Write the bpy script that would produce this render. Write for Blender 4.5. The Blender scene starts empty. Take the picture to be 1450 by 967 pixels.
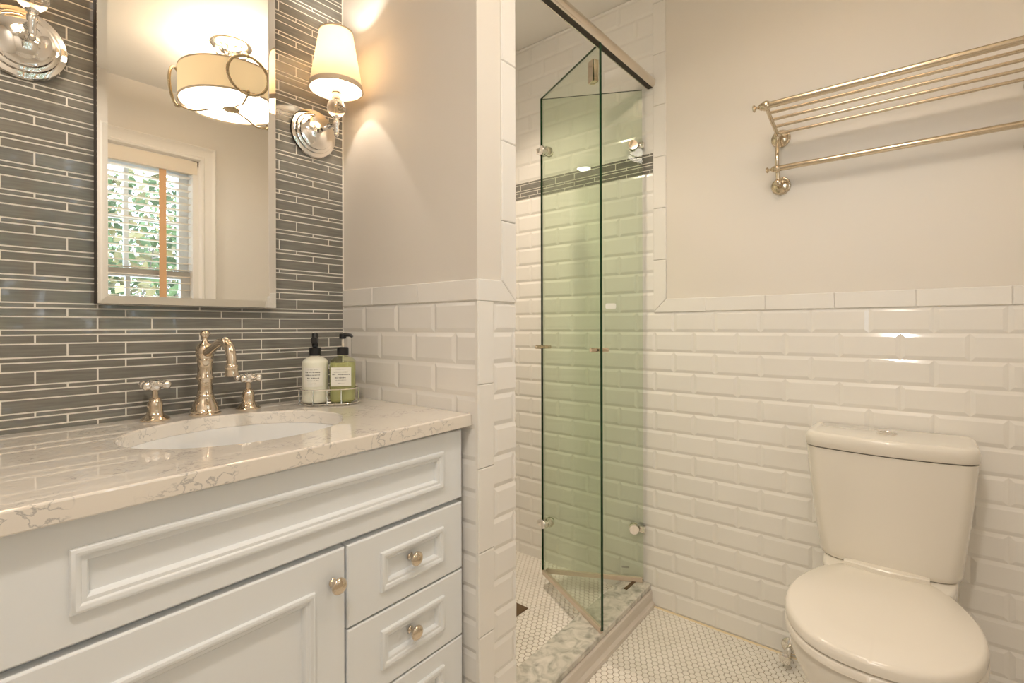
import bpy, bmesh, math, random
from mathutils import Vector, Matrix
random.seed(7)
SC = bpy.context.scene
COL = SC.collection
PI = math.pi

# ------------------------------------------------------------------ camera
cam_d = bpy.data.cameras.new('camera'); cam = bpy.data.objects.new('camera', cam_d); COL.objects.link(cam)
yaw, roll, FPX = math.radians(50.4214), math.radians(-.1831), 716.22
fw = Vector((math.sin(yaw), math.cos(yaw), 0)); rt0 = Vector((math.cos(yaw), -math.sin(yaw), 0)); up0 = Vector((0, 0, 1))
rt = rt0*math.cos(roll)+up0*math.sin(roll); up = up0*math.cos(roll)-rt0*math.sin(roll)
M = Matrix((rt, up, -fw)).transposed().to_4x4(); M.translation = Vector((-.8847, -1.4167, 1.115)); cam.matrix_world = M
cam_d.sensor_fit = 'HORIZONTAL'; cam_d.sensor_width = 36; cam_d.lens = 36*FPX/1450
cam_d.shift_y = -(483.5-462.21)/1450; cam_d.clip_start = .01
SC.camera = cam

# ------------------------------------------------------------------ light and exposure
SC.view_settings.view_transform = 'Standard'; SC.view_settings.look = 'None'
SC.view_settings.gamma = 1; SC.view_settings.use_curve_mapping = False
SC.view_settings.exposure = 0.12
WARM = (1, .885, .765)
W_CEIL, W_UP, W_SCONCE, W_SHOWER, W_FILL, SKY, SHADE_E, DIFF_E = 4.0, 8, 3.4, 5.0, 11.5, 6.0, .55, 1.6
world = bpy.data.worlds.new('world'); SC.world = world; world.use_nodes = True
bg = world.node_tree.nodes['Background']; bg.inputs[0].default_value = (.74, .87, 1, 1); bg.inputs[1].default_value = SKY
try:
    SC.cycles.max_bounces = 14; SC.cycles.transparent_max_bounces = 24; SC.cycles.glossy_bounces = 8
    SC.cycles.diffuse_bounces = 6; SC.cycles.caustics_reflective = False; SC.cycles.caustics_refractive = False
    SC.cycles.sample_clamp_indirect = 6
except Exception: pass

# ------------------------------------------------------------------ materials
def mat(name, col, rough=.5, metal=0, coat=0, emis=None, estr=0, ior=1.5, trans=0, bump=None, island=0, spec=.5):
    m = bpy.data.materials.new(name); m.use_nodes = True; nt = m.node_tree; p = nt.nodes['Principled BSDF']
    p.inputs['Base Color'].default_value = (*col, 1); p.inputs['Roughness'].default_value = rough
    p.inputs['Metallic'].default_value = metal; p.inputs['Coat Weight'].default_value = coat
    p.inputs['IOR'].default_value = ior; p.inputs['Transmission Weight'].default_value = trans
    p.inputs['Specular IOR Level'].default_value = spec
    if emis: p.inputs['Emission Color'].default_value = (*emis, 1); p.inputs['Emission Strength'].default_value = estr
    if bump:
        sc, st = bump
        tc = nt.nodes.new('ShaderNodeTexCoord'); n = nt.nodes.new('ShaderNodeTexNoise'); b = nt.nodes.new('ShaderNodeBump')
        n.inputs['Scale'].default_value = sc; n.inputs['Detail'].default_value = 3; b.inputs['Strength'].default_value = st; b.inputs['Distance'].default_value = .002
        nt.links.new(tc.outputs['Object'], n.inputs['Vector']); nt.links.new(n.outputs['Fac'], b.inputs['Height']); nt.links.new(b.outputs['Normal'], p.inputs['Normal'])
    if island:
        g = nt.nodes.new('ShaderNodeNewGeometry'); mr = nt.nodes.new('ShaderNodeMapRange'); hs = nt.nodes.new('ShaderNodeHueSaturation')
        mr.inputs['To Min'].default_value = 1-island; mr.inputs['To Max'].default_value = 1+island
        hs.inputs['Color'].default_value = (*col, 1)
        nt.links.new(g.outputs['Random Per Island'], mr.inputs['Value']); nt.links.new(mr.outputs['Result'], hs.inputs['Value']); nt.links.new(hs.outputs['Color'], p.inputs['Base Color'])
    return m

def ramp_mat(name, cols, scale, stretch=(1, 1, 1), rough=.15, distort=0, detail=6, coat=0):
    m = mat(name, cols[0][1], rough, coat=coat); nt = m.node_tree; p = nt.nodes['Principled BSDF']
    tc = nt.nodes.new('ShaderNodeTexCoord'); mp = nt.nodes.new('ShaderNodeMapping'); n = nt.nodes.new('ShaderNodeTexNoise'); r = nt.nodes.new('ShaderNodeValToRGB')
    mp.inputs['Scale'].default_value = stretch; n.inputs['Scale'].default_value = scale; n.inputs['Detail'].default_value = detail; n.inputs['Distortion'].default_value = distort
    r.color_ramp.elements[0].position = cols[0][0]; r.color_ramp.elements[0].color = (*cols[0][1], 1)
    r.color_ramp.elements[1].position = cols[1][0]; r.color_ramp.elements[1].color = (*cols[1][1], 1)
    for pos, c in cols[2:]:
        e = r.color_ramp.elements.new(pos); e.color = (*c, 1)
    nt.links.new(tc.outputs['Object'], mp.inputs['Vector']); nt.links.new(mp.outputs['Vector'], n.inputs['Vector']); nt.links.new(n.outputs['Fac'], r.inputs['Fac']); nt.links.new(r.outputs['Color'], p.inputs['Base Color'])
    return m

M_TILE = mat('white_glazed_tile', (.83, .815, .785), .09, island=.012)
M_GROUT = mat('white_grout', (.80, .78, .74), .8)
M_MGROUT = mat('pale_grout', (.84, .81, .74), .8)
M_PAINT = mat('greige_paint', (.76, .722, .665), .55, bump=(180, .05))
M_CEIL = mat('ceiling_paint', (.80, .78, .74), .6)
M_TRIMPAINT = mat('white_trim_paint', (.82, .79, .74), .35)
M_CAB = mat('white_cabinet_paint', (.79, .82, .84), .28)
M_NICK = mat('polished_nickel', (.71, .61, .49), .07, 1)
M_RACK = mat('warm_nickel', (.66, .57, .44), .09, 1)
M_RAIL = mat('satin_rail', (.72, .66, .58), .16, 1)
M_LAMPMETAL = mat('aged_nickel', (.50, .40, .26), .16, 1)
M_CHROME = mat('chrome', (.86, .83, .79), .05, 1)
M_PORC = mat('porcelain', (.80, .765, .70), .06, coat=.5)
M_SEAT = mat('toilet_seat_plastic', (.80, .76, .69), .16)
M_BLACK = mat('black_plastic', (.012, .012, .013), .3)
M_FRAME = mat('dark_mirror_edge', (.018, .010, .007), .35)
M_MIRROR = mat('mirror_silver', (.93, .93, .91), .004, 1)
M_FAB = mat('linen_shade', (.92, .84, .70), .8, emis=(1, .83, .60), estr=SHADE_E)
M_FABTRIM = mat('shade_trim', (.62, .50, .36), .8)
M_DRUM = mat('drum_shade_fabric', (.78, .62, .38), .8, emis=(1, .72, .40), estr=.42)
M_DIFF = mat('lamp_diffuser', (.95, .92, .85), .4, emis=(1, .90, .74), estr=DIFF_E)
M_BULB = mat('bulb_glow', (1, .95, .85), .4, emis=(1, .85, .62), estr=9)
M_CLOTH = mat('peach_blind_tape', (.72, .44, .24), .9)
M_BLIND = mat('cream_blind', (.80, .72, .60), .45)
M_SASH = mat('window_sash_white', (.72, .74, .76), .35)
M_BARK = mat('bark', (.20, .17, .14), .9, bump=(30, .6))
M_LEAF = [mat('leaf_green', (.10, .15, .06), .6, island=.5), mat('leaf_yellow', (.26, .22, .10), .6, island=.4)]
M_SEAL = mat('clear_door_seal', (.66, .55, .44), .25)
M_BRONZE = mat('bronze_strip', (.16, .10, .05), .35, .6)
M_LOTION = mat('lotion_bottle', (.80, .80, .68), .25)
M_LABEL = mat('paper_label', (.80, .79, .72), .5)
M_INK = mat('label_ink', (.10, .11, .10), .6)
M_GEDGE = mat('green_glass_edge', (.004, .035, .012), .12)
M_CAULK = mat('yellowed_caulk', (.74, .62, .42), .5)
M_DARK = mat('dark_slot', (.03, .02, .015), .6)

# glass mosaic: grey glass with fine streaks along the tile
M_MOS = ramp_mat('grey_glass_mosaic', [(.30, (.150, .145, .127)), (.72, (.228, .221, .196))], 14, (1, 1, 14), .10, coat=.6)
M_MARBLE = ramp_mat('carrara_marble', [(.26, (.27, .27, .23)), (.42, (.44, .43, .38)), (.55, (.58, .56, .50)), (.72, (.68, .65, .59))], 20, (1, 1, 1), .12, distort=1.6)
M_HEX = ramp_mat('hex_mosaic_tile', [(.3, (.76, .73, .67)), (.7, (.84, .81, .76))], 9, rough=.25)
M_HGROUT = mat('floor_grout', (.30, .25, .18), .9)
M_CURBF = ramp_mat('curb_stone_face', [(.35, (.60, .55, .49)), (.65, (.70, .65, .59))], 6, (1, 1, 6), .3)

def quartz():
    m = mat('cream_quartz', (.8, .76, .7), .03, coat=.5); nt = m.node_tree; p = nt.nodes['Principled BSDF']
    L = nt.links.new; N = nt.nodes.new
    tc = N('ShaderNodeTexCoord'); mp = N('ShaderNodeMapping'); mp.inputs['Scale'].default_value = (1, 1.9, 1.2); L(tc.outputs['Object'], mp.inputs['Vector'])
    n1 = N('ShaderNodeTexNoise'); n1.inputs['Scale'].default_value = 34; n1.inputs['Detail'].default_value = 7; n1.inputs['Distortion'].default_value = .35; L(mp.outputs['Vector'], n1.inputs['Vector'])
    r1 = N('ShaderNodeValToRGB'); r1.color_ramp.interpolation = 'LINEAR'
    e = r1.color_ramp.elements; e[0].position = .475; e[0].color = (0, 0, 0, 1); e[1].position = .5; e[1].color = (1, 1, 1, 1); x = e.new(.525); x.color = (0, 0, 0, 1)
    L(n1.outputs['Fac'], r1.inputs['Fac'])
    n2 = N('ShaderNodeTexNoise'); n2.inputs['Scale'].default_value = 14; L(tc.outputs['Object'], n2.inputs['Vector'])
    r2 = N('ShaderNodeValToRGB'); r2.color_ramp.elements[0].position = .46; r2.color_ramp.elements[1].position = .60; L(n2.outputs['Fac'], r2.inputs['Fac'])
    mu = N('ShaderNodeMath'); mu.operation = 'MULTIPLY'; L(r1.outputs['Color'], mu.inputs[0]); L(r2.outputs['Color'], mu.inputs[1])
    mx = N('ShaderNodeMix'); mx.data_type = 'RGBA'; mx.inputs[6].default_value = (.78, .73, .66, 1); mx.inputs[7].default_value = (.44, .42, .40, 1); L(mu.outputs[0], mx.inputs[0])
    L(mx.outputs[2], p.inputs['Base Color']); return m
M_QUARTZ = quartz()

def arch_glass(name, tint, gl=.9, strength=1.0):
    m = bpy.data.materials.new(name); m.use_nodes = True; nt = m.node_tree; nt.nodes.clear(); N = nt.nodes.new; L = nt.links.new
    o = N('ShaderNodeOutputMaterial'); t = N('ShaderNodeBsdfTransparent'); g = N('ShaderNodeBsdfGlossy'); f = N('ShaderNodeFresnel'); mx = N('ShaderNodeMixShader'); mu = N('ShaderNodeMath')
    t.inputs[0].default_value = (*tint, 1); g.inputs['Roughness'].default_value = .0; g.inputs[0].default_value = (gl, gl, gl, 1); f.inputs[0].default_value = 1.5
    mu.operation = 'MULTIPLY'; mu.inputs[1].default_value = strength
    ge = N('ShaderNodeNewGeometry'); ib = N('ShaderNodeMath'); ib.operation = 'SUBTRACT'; ib.inputs[0].default_value = 1; L(ge.outputs['Backfacing'], ib.inputs[1])
    m2 = N('ShaderNodeMath'); m2.operation = 'MULTIPLY'; L(f.outputs[0], m2.inputs[0]); L(ib.outputs[0], m2.inputs[1]); L(m2.outputs[0], mu.inputs[0]); L(mu.outputs[0], mx.inputs[0]); L(t.outputs[0], mx.inputs[1]); L(g.outputs[0], mx.inputs[2]); L(mx.outputs[0], o.inputs[0]); return m
M_GLASS = arch_glass('shower_glass', (.925, .953, .908))
M_PANE = arch_glass('window_pane', (.97, .98, .98))
M_CRYSTAL = mat('crystal', (.97, .95, .92), .0, trans=1, ior=1.45)
M_SOAP = arch_glass('green_soap_bottle', (.93, .95, .78), strength=1.0)
M_LIQ = mat('green_soap', (.58, .58, .36), .15, trans=.3, ior=1.34)

# ------------------------------------------------------------------ object helpers
def link(name, me, parent=None, mats=(), smooth=False, label=None, cat=None, group=None, kind=None):
    o = bpy.data.objects.new(name, me); COL.objects.link(o)
    if parent: o.parent = parent
    for m in mats: me.materials.append(m)
    if smooth:
        for p in me.polygons: p.use_smooth = True
        if smooth != 'all':
            try: me.set_sharp_from_angle(angle=math.radians(smooth if smooth is not True else 40))
            except Exception: pass
    tag(o, label, cat, group, kind); return o
def tag(o, label=None, cat=None, group=None, kind=None):
    if label: o['label'] = label
    if cat: o['category'] = cat
    if group: o['group'] = group
    if kind: o['kind'] = kind
    return o
def thing(name, loc, label, cat, group=None, rz=0):
    o = bpy.data.objects.new(name, None); COL.objects.link(o); o.location = loc; o.rotation_euler = (0, 0, rz); o.empty_display_size = .05
    return tag(o, label, cat, group)
class MB:
    """plain vertex/face collector; every face carries a material slot"""
    def __init__(s): s.v = []; s.f = []; s.m = []
    def add(s, vs, fs, mi=0):
        b = len(s.v); s.v += [tuple(v) for v in vs]; s.f += [tuple(b+i for i in f) for f in fs]; s.m += [mi]*len(fs); return s
    def box(s, a, b, mi=0):
        (x0, y0, z0), (x1, y1, z1) = a, b
        x0, x1 = min(x0, x1), max(x0, x1); y0, y1 = min(y0, y1), max(y0, y1); z0, z1 = min(z0, z1), max(z0, z1)
        return s.add([(x0, y0, z0), (x1, y0, z0), (x1, y1, z0), (x0, y1, z0), (x0, y0, z1), (x1, y0, z1), (x1, y1, z1), (x0, y1, z1)],
                     [(0, 3, 2, 1), (4, 5, 6, 7), (0, 1, 5, 4), (1, 2, 6, 5), (2, 3, 7, 6), (3, 0, 4, 7)], mi)
    def rbox(s, a, b, r=.003, mi=0):
        bm = bmesh.new(); x = [min(p, q) for p, q in zip(a, b)]; y = [max(p, q) for p, q in zip(a, b)]
        bmesh.ops.create_cube(bm, size=1)
        for v in bm.verts: v.co = Vector(((x[i]+y[i])/2+v.co[i]*(y[i]-x[i]) for i in range(3)))
        bmesh.ops.bevel(bm, geom=bm.edges[:], offset=r, segments=2, profile=.7, affect='EDGES')
        bm.verts.index_update(); s.add([v.co[:] for v in bm.verts], [[v.index for v in f.verts] for f in bm.faces], mi); bm.free(); return s
    def lathe(s, prof, c=(0, 0, 0), axis='z', n=32, mi=0, caps=True, mat4=None):
        vs = []; fs = []
        for r, h in prof:
            for k in range(n):
                a = 2*PI*k/n; p = Vector((max(r, 1e-5)*math.cos(a), max(r, 1e-5)*math.sin(a), h))
                if mat4 is not None: p = mat4 @ p
                elif axis == 'y': p = Vector((p.x, -p.z, p.y))      # grows toward -y
                elif axis == 'x': p = Vector((-p.z, p.y, p.x))      # grows toward -x
                vs.append(tuple(p+Vector(c)))
        for i in range(len(prof)-1):
            for k in range(n):
                k2 = (k+1) % n; fs.append((i*n+k, i*n+k2, (i+1)*n+k2, (i+1)*n+k))
        if caps: fs.append(tuple(range(n-1, -1, -1))); fs.append(tuple((len(prof)-1)*n+k for k in range(n)))
        return s.add(vs, fs, mi)
    def tube(s, pts, r, n=14, mi=0, closed=False):
        pts = [Vector(p) for p in pts]; N_ = len(pts); rs = r if isinstance(r, (list, tuple)) else [r]*N_
        vs = []; fs = []; ref = None
        for i, p in enumerate(pts):
            if closed: t = (pts[(i+1) % N_]-pts[i-1]).normalized()
            else: t = (pts[min(i+1, N_-1)]-pts[max(i-1, 0)]).normalized()
            if ref is None: ref = t.orthogonal().normalized()
            u = (ref-t*ref.dot(t)).normalized(); ref = u; w = t.cross(u)
            for k in range(n):
                a = 2*PI*k/n; vs.append(tuple(p+(u*math.cos(a)+w*math.sin(a))*rs[i]))
        for i in range(N_ if closed else N_-1):
            j = (i+1) % N_
            for k in range(n):
                k2 = (k+1) % n; fs.append((i*n+k, i*n+k2, j*n+k2, j*n+k))
        if not closed: fs.append(tuple(range(n-1, -1, -1))); fs.append(tuple((N_-1)*n+k for k in range(n)))
        return s.add(vs, fs, mi)
    def loft(s, rings, mi=0, caps=(True, True)):
        n = len(rings[0]); vs = [p for r in rings for p in r]; fs = []
        for i in range(len(rings)-1):
            for k in range(n):
                k2 = (k+1) % n; fs.append((i*n+k, i*n+k2, (i+1)*n+k2, (i+1)*n+k))
        if caps[0]: fs.append(tuple(range(n-1, -1, -1)))
        if caps[1]: fs.append(tuple((len(rings)-1)*n+k for k in range(n)))
        return s.add(vs, fs, mi)
    def sphere(s, c, r, n=20, mi=0, sq=(1, 1, 1)):
        vs = []; fs = []; h = n//2
        for i in range(h+1):
            ph = PI*i/h
            for k in range(n):
                a = 2*PI*k/n; rr = max(math.sin(ph), 1e-4)
                vs.append((c[0]+r*sq[0]*rr*math.cos(a), c[1]+r*sq[1]*rr*math.sin(a), c[2]-r*sq[2]*math.cos(ph)))
        for i in range(h):
            for k in range(n):
                k2 = (k+1) % n; fs.append((i*n+k, i*n+k2, (i+1)*n+k2, (i+1)*n+k))
        return s.add(vs, fs, mi)
    def mesh(s, name='mesh', fix=True):
        me = bpy.data.meshes.new(name); me.from_pydata(s.v, [], s.f)
        for p, m in zip(me.polygons, s.m): p.material_index = m
        if fix:
            bm = bmesh.new(); bm.from_mesh(me); bmesh.ops.recalc_face_normals(bm, faces=bm.faces[:]); bm.to_mesh(me); bm.free()
        me.update(); return me
    def out(s, name, mats, parent=None, smooth=True, **k):
        if not isinstance(mats, (list, tuple)): mats = [mats]
        return link(name, s.mesh(name), parent, mats, smooth, **k)

def frame_fn(o, u, v, n):
    o, u, v, n = map(Vector, (o, u, v, n)); return lambda a, b, c: tuple(o+u*a+v*b+n*c)
def bev_tile(mb, F, a0, a1, b0, b1, g=.0009, h0=.0048, h1=.0080, ins=.0105, mi=0, cut=(0, 0, 0, 0), wob=0.0002):
    """one bevelled tile: a/b in the wall plane, c outward; cut edges keep full height"""
    a0 += g; a1 -= g; b0 += g; b1 -= g
    if a1-a0 < .004 or b1-b0 < .004: return
    i = [0 if c else ins for c in cut]
    if i[0]+i[1] > (a1-a0)*.9: i[0] = i[1] = (a1-a0)*.35
    if i[2]+i[3] > (b1-b0)*.9: i[2] = i[3] = (b1-b0)*.35
    o = [(a0, b0), (a1, b0), (a1, b1), (a0, b1)]
    t = [(a0+i[0], b0+i[2]), (a1-i[1], b0+i[2]), (a1-i[1], b1-i[3]), (a0+i[0], b1-i[3])]
    w1, w2 = random.uniform(-wob, wob), random.uniform(-wob, wob)
    hs = [h1-w1-w2, h1+w1-w2, h1+w1+w2, h1-w1+w2]
    vs = [F(*p, 0) for p in o]+[F(*p, h0) for p in o]+[F(*p, h) for p, h in zip(t, hs)]
    fs = [(0, 1, 5, 4), (1, 2, 6, 5), (2, 3, 7, 6), (3, 0, 4, 7), (4, 5, 9, 8), (5, 6, 10, 9), (6, 7, 11, 10), (7, 4, 8, 11), (8, 9, 10, 11)]
    mb.add(vs, fs, mi)
def flat_tile(mb, F, a0, a1, b0, b1, g=.0011, h=.008, ch=.0012, mi=0, wob=0):
    a0 += g; a1 -= g; b0 += g; b1 -= g
    if a1-a0 < .003 or b1-b0 < .003: return
    o = [(a0, b0), (a1, b0), (a1, b1), (a0, b1)]; t = [(a0+ch, b0+ch), (a1-ch, b0+ch), (a1-ch, b1-ch), (a0+ch, b1-ch)]
    w1, w2 = random.uniform(-wob, wob), random.uniform(-wob, wob)
    hs = [h-w1-w2, h+w1-w2, h+w1+w2, h-w1+w2]
    vs = [F(*p, 0) for p in o]+[F(*p, h-ch) for p in o]+[F(*p, q) for p, q in zip(t, hs)]
    fs = [(0, 1, 5, 4), (1, 2, 6, 5), (2, 3, 7, 6), (3, 0, 4, 7), (4, 5, 9, 8), (5, 6, 10, 9), (6, 7, 11, 10), (7, 4, 8, 11), (8, 9, 10, 11)]
    mb.add(vs, fs, mi)
LT = .1545
def subway(mb, F, a0, a1, rows, ph, mi=0):
    """rows: (b0, b1, parity); joints at ph + k*LT (+ half a tile on odd parity)"""
    for b0, b1, par in rows:
        k = math.floor((a0-ph)/LT)-1
        while True:
            s = ph+(k+(.5 if par else 0))*LT; e = s+LT; k += 1
            if s >= a1: break
            if e <= a0: continue
            bev_tile(mb, F, max(s, a0), min(e, a1), b0, b1, mi=mi, cut=(s < a0-1e-4, e > a1+1e-4, 0, 0))
MP = .0507
HGT = {1: .0277, 2: .0103, 0: .0182}
REST = {0: (2, 4), 1: (3, 5), 2: (0, 4), 3: (1, 3)}
def mosaic(mb, F, a0, a1, zmin, zmax, zref, a14, sgn=1, mi=0):
    """interlocking strips; row 1 (thick) has its top at zref, column 14 at a14"""
    z = zref; k = 1; rows = []
    while z > zmin: rows.append((z-HGT[k % 3], z, k)); z -= HGT[k % 3]; k += 1
    z = zref; k = 0
    while z < zmax: rows.append((z, z+HGT[k % 3], k)); z += HGT[k % 3]; k -= 1
    for b0, b1, k in rows:
        b0, b1 = max(b0, zmin), min(b1, zmax)
        if b1-b0 < .002: continue
        js = sorted(a14+sgn*(c-14)*MP for c in range(-60, 90) if c % 6 in REST[k % 4])
        js = [a0]+[j for j in js if a0+.003 < j < a1-.003]+[a1]
        for s, e in zip(js, js[1:]): flat_tile(mb, F, s, e, b0, b1, g=.0016, h=.0011, ch=.0004, mi=mi, wob=.00010)
def trim_strip(mb, F, pts, mi=0):
    for a0, a1, b0, b1 in pts:
        flat_tile(mb, F, a0, a1, b0, b1, g=.0005, h=.011, ch=.0022, mi=mi, wob=.0001)
        vs = [F(a, b, c) for c in (.001, .0092) for a, b in ((a0-.0003, b0+.001), (a1+.0003, b0+.001), (a1+.0003, b1-.001), (a0-.0003, b1-.001))]
        mb.add(vs, [(0, 1, 5, 4), (1, 2, 6, 5), (2, 3, 7, 6), (3, 0, 4, 7), (4, 5, 6, 7)], mi+1)

# ------------------------------------------------------------------ the room
XW, YO, H, XL, PY_, PT = 1.02, -1.96, 2.45, -1.45, -.578, .145      # right wall, window wall, ceiling, left wall, end and thickness of the partition
Z0, ZP, RP = 1.169, 1.178, .0779
# right wall (tile face at XW)
mb = MB(); mb.box((XW+.0034, YO-.3, -.06), (XW+.12, .40, H+.1), 0)
FR_ = frame_fn((XW+.008, 0, 0), (0, 1, 0), (0, 0, 1), (-1, 0, 0))
subway(mb, FR_, YO-.05, .27, [(max(Z0-(k+1)*RP, 0), Z0-k*RP, k % 2) for k in range(15)], -.6528, 1)
RU = .0790
rows = [(Z0+k*RU, Z0+(k+1)*RU, (k+1) % 2) for k in range(7)]; zb = Z0+7*RU; zt = zb+.083
rows += [(zt+k*RU, min(zt+(k+1)*RU, H), k % 2) for k in range(9) if zt+k*RU < H-.01]
subway(mb, FR_, -.572, .27, rows, -.6528, 1)
mb.box((XW+.002, -.572, zb+.001), (XW+.012, .27, zt-.001), 4)
mosaic(mb, frame_fn((XW+.002, 0, 0), (0, 1, 0), (0, 0, 1), (-1, 0, 0)), -.572, .27, zb+.001, zt-.001, zt-.012, -.557, 1, 3)
mb.box((XW+.0022, YO-.05, Z0+.052), (XW+.012, -.624, H), 2)
wall_r = mb.out('wall_right', [M_GROUT, M_TILE, M_PAINT, M_MOS, M_MGROUT], smooth=False, kind='structure')
# border tiles of the right wall: mitred corner at the low left
mb = MB(); ys = [-.624, -.775, -.978, -1.181, -1.385, -1.588, -1.79, -2.0]
trim_strip(mb, FR_, [(b, a, Z0, Z0+.052) for a, b in zip(ys[1:], ys[2:])], 0)
z = Z0+.206; zs = [z]
while z < H: z += .203; zs.append(min(z, H))
trim_strip(mb, FR_, [(-.624, -.572, a, b) for a, b in zip(zs, zs[1:])], 0)
def poly_tile(mb, F, pts, h=.011, ch=.0028, mi=0):
    c = [sum(p[i] for p in pts)/len(pts) for i in (0, 1)]
    ins = [(p[0]+(c[0]-p[0])*.03, p[1]+(c[1]-p[1])*.05) for p in pts]; n = len(pts)
    mb.add([F(*p, 0) for p in pts]+[F(*p, h-ch*.5) for p in pts]+[F(*p, h) for p in ins],
           [(i, (i+1) % n, n+(i+1) % n, n+i) for i in range(n)]+[(n+i, n+(i+1) % n, 2*n+(i+1) % n, 2*n+i) for i in range(n)]+[tuple(2*n+i for i in range(n))], mi)
poly_tile(mb, FR_, [(-.775, Z0), (-.5725, Z0), (-.6245, Z0+.0515), (-.775, Z0+.0515)])
poly_tile(mb, FR_, [(-.572, Z0+.001), (-.572, Z0+.205), (-.6235, Z0+.205), (-.6235, Z0+.0525)])
mb.out('trim_1', [M_TILE, M_GROUT], smooth=False, kind='structure')
# partition: side x=0, end y=PY_
mb = MB(); mb.box((.0034, PY_+.0034, -.06), (PT-.0034, .27, H+.05), 0)
FS = frame_fn((.008, 0, 0), (0, 1, 0), (0, 0, 1), (-1, 0, 0)); FE = frame_fn((0, PY_+.008, 0), (1, 0, 0), (0, 0, 1), (0, -1, 0)); FB = frame_fn((PT-.008, 0, 0), (0, 1, 0), (0, 0, 1), (1, 0, 0))
prow = [(max(ZP-(k+1)*RP, 0), ZP-k*RP, k % 2) for k in range(15)]
subway(mb, FS, PY_+.002, .004, prow, -.1126, 1)
subway(mb, FE, .056, PT, prow, .056+LT*.02, 1)
subway(mb, FB, PY_+.002, .27, [(k*RU, min((k+1)*RU, H), k % 2) for k in range(31)], -.1126, 1)
LP = [(.0025, .012), (.0025, PY_+.003), (.089, PY_+.003), (.089, PY_+.0085), (.009, PY_+.0085), (.009, .012)]
mb.loft([[(x, y, ZP+.052) for x, y in LP], [(x, y, H) for x, y in LP]], 2)
mb.out('wall_partition', [M_GROUT, M_TILE, M_PAINT], smooth=False, kind='structure')
mb = MB()
trim_strip(mb, FS, [(PY_-.002, -.36, ZP, ZP+.053), (-.36, -.157, ZP, ZP+.053), (-.157, .003, ZP, ZP+.053)])
z = ZP; vz = [z]
while z > 0: z -= .2035; vz.append(max(z, 0))
trim_strip(mb, FE, [(-.001, .056, b, a) for a, b in zip(vz, vz[1:])])
trim_strip(mb, FE, [(.089, PT, a, min(a+.2045, H)) for a in [ZP+.206+.2045*k for k in range(6)] if a < H-.02])
poly_tile(mb, FE, [(-.001, ZP), (PT-.0005, ZP), (.0885, ZP+.0525), (-.001, ZP+.0525)])
poly_tile(mb, FE, [(PT, ZP+.001), (PT, ZP+.205), (.0895, ZP+.205), (.0895, ZP+.0535)])
mb.out('trim_2', [M_TILE, M_GROUT], smooth=False, kind='structure')
# mirror wall with glass mosaic
mb = MB(); mb.box((XL-.1, .001, -.06), (.004, .12, H+.1), 0)
FM = frame_fn((0, .001, 0), (1, 0, 0), (0, 0, 1), (0, -1, 0))
mosaic(mb, FM, XL, -.0005, .900, H, 1.1385, -.0491, 1, 1)
mb.out('wall_back', [M_MGROUT, M_MOS], smooth=False, kind='structure')
# shower back wall
mb = MB(); mb.box((PT-.01, .2634, -.06), (XW+.01, .36, H+.1), 0)
FK = frame_fn((0, .268, 0), (1, 0, 0), (0, 0, 1), (0, -1, 0))
subway(mb, FK, PT, XW, [(k*RU, min((k+1)*RU, H), k % 2) for k in range(31)], .2, 1)
mb.out('wall_shower', [M_GROUT, M_TILE], smooth=False, kind='structure')
MB().box((XL-.1, YO-.3, -.06), (XL, .1, H+.1)).out('wall_left', M_PAINT, smooth=False, kind='structure')
MB().box((XL-.2, YO-.3, H), (XW+.2, .4, H+.12)).out('ceiling', M_CEIL, smooth=False, kind='structure')
# window wall with its opening
WX0, WX1, WZ0, WZ1, WT = -.67, .233, .98, 2.085, .16
mb = MB()
mb.box((XL-.1, YO-WT, -.06), (WX0, YO, H+.1)); mb.box((WX1, YO-WT, -.06), (XW+.05, YO, H+.1)); mb.box((WX0, YO-WT, -.06), (WX1, YO, WZ0)); mb.box((WX0, YO-WT, WZ1), (WX1, YO, H+.1))
mb.out('wall_front', M_PAINT, smooth=False, kind='structure')

# hex mosaic floors
def hexes(mb, x0, x1, y0, y1, z, pitch, ok=None, mi=1):
    r = pitch/math.sqrt(3)-.0011; rowh = pitch*math.sqrt(3)/2; j = 0; x = x0
    while x < x1+r:
        y = y0+(pitch/2 if j % 2 else 0)
        while y < y1+r:
            if (not ok) or ok(x, y):
                vs = []
                for rr, h in ((r, -.001), (r, .0008), (r-.0012, .0016)):
                    for k in range(6):
                        a = PI/3*k; vs.append((min(max(x+rr*math.cos(a), x0), x1), min(max(y+rr*math.sin(a), y0), y1), z+h))
                mb.add(vs, [(k, (k+1) % 6, 6+(k+1) % 6, 6+k) for k in range(6)]+[(6+k, 6+(k+1) % 6, 12+(k+1) % 6, 12+k) for k in range(6)]+[tuple(12+k for k in range(6))], mi)
            y += pitch
        x += rowh; j += 1
PH = .0213
mb = MB(); mb.box((XL-.05, YO-.05, -.08), (XW+.05, .05, -.0005), 0)
hexes(mb, -.35, XW+.002, YO, -.55, -.0005, PH, lambda x, y: not (y > -.56 and x < .1))
hexes(mb, XL, -.35, YO, -.60, -.0005, PH)
me = mb.mesh('floor', fix=False); link('floor', me, None, [M_HGROUT, M_HEX], kind='structure')
mb = MB(); mb.box((PT-.01, -.50, -.05), (XW+.01, .29, .026), 0)
hexes(mb, PT, XW+.002, -.47, .27, .026, PH)
link('shower_floor', mb.mesh('shower_floor', fix=False), None, [M_HGROUT, M_HEX], kind='structure')

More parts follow.
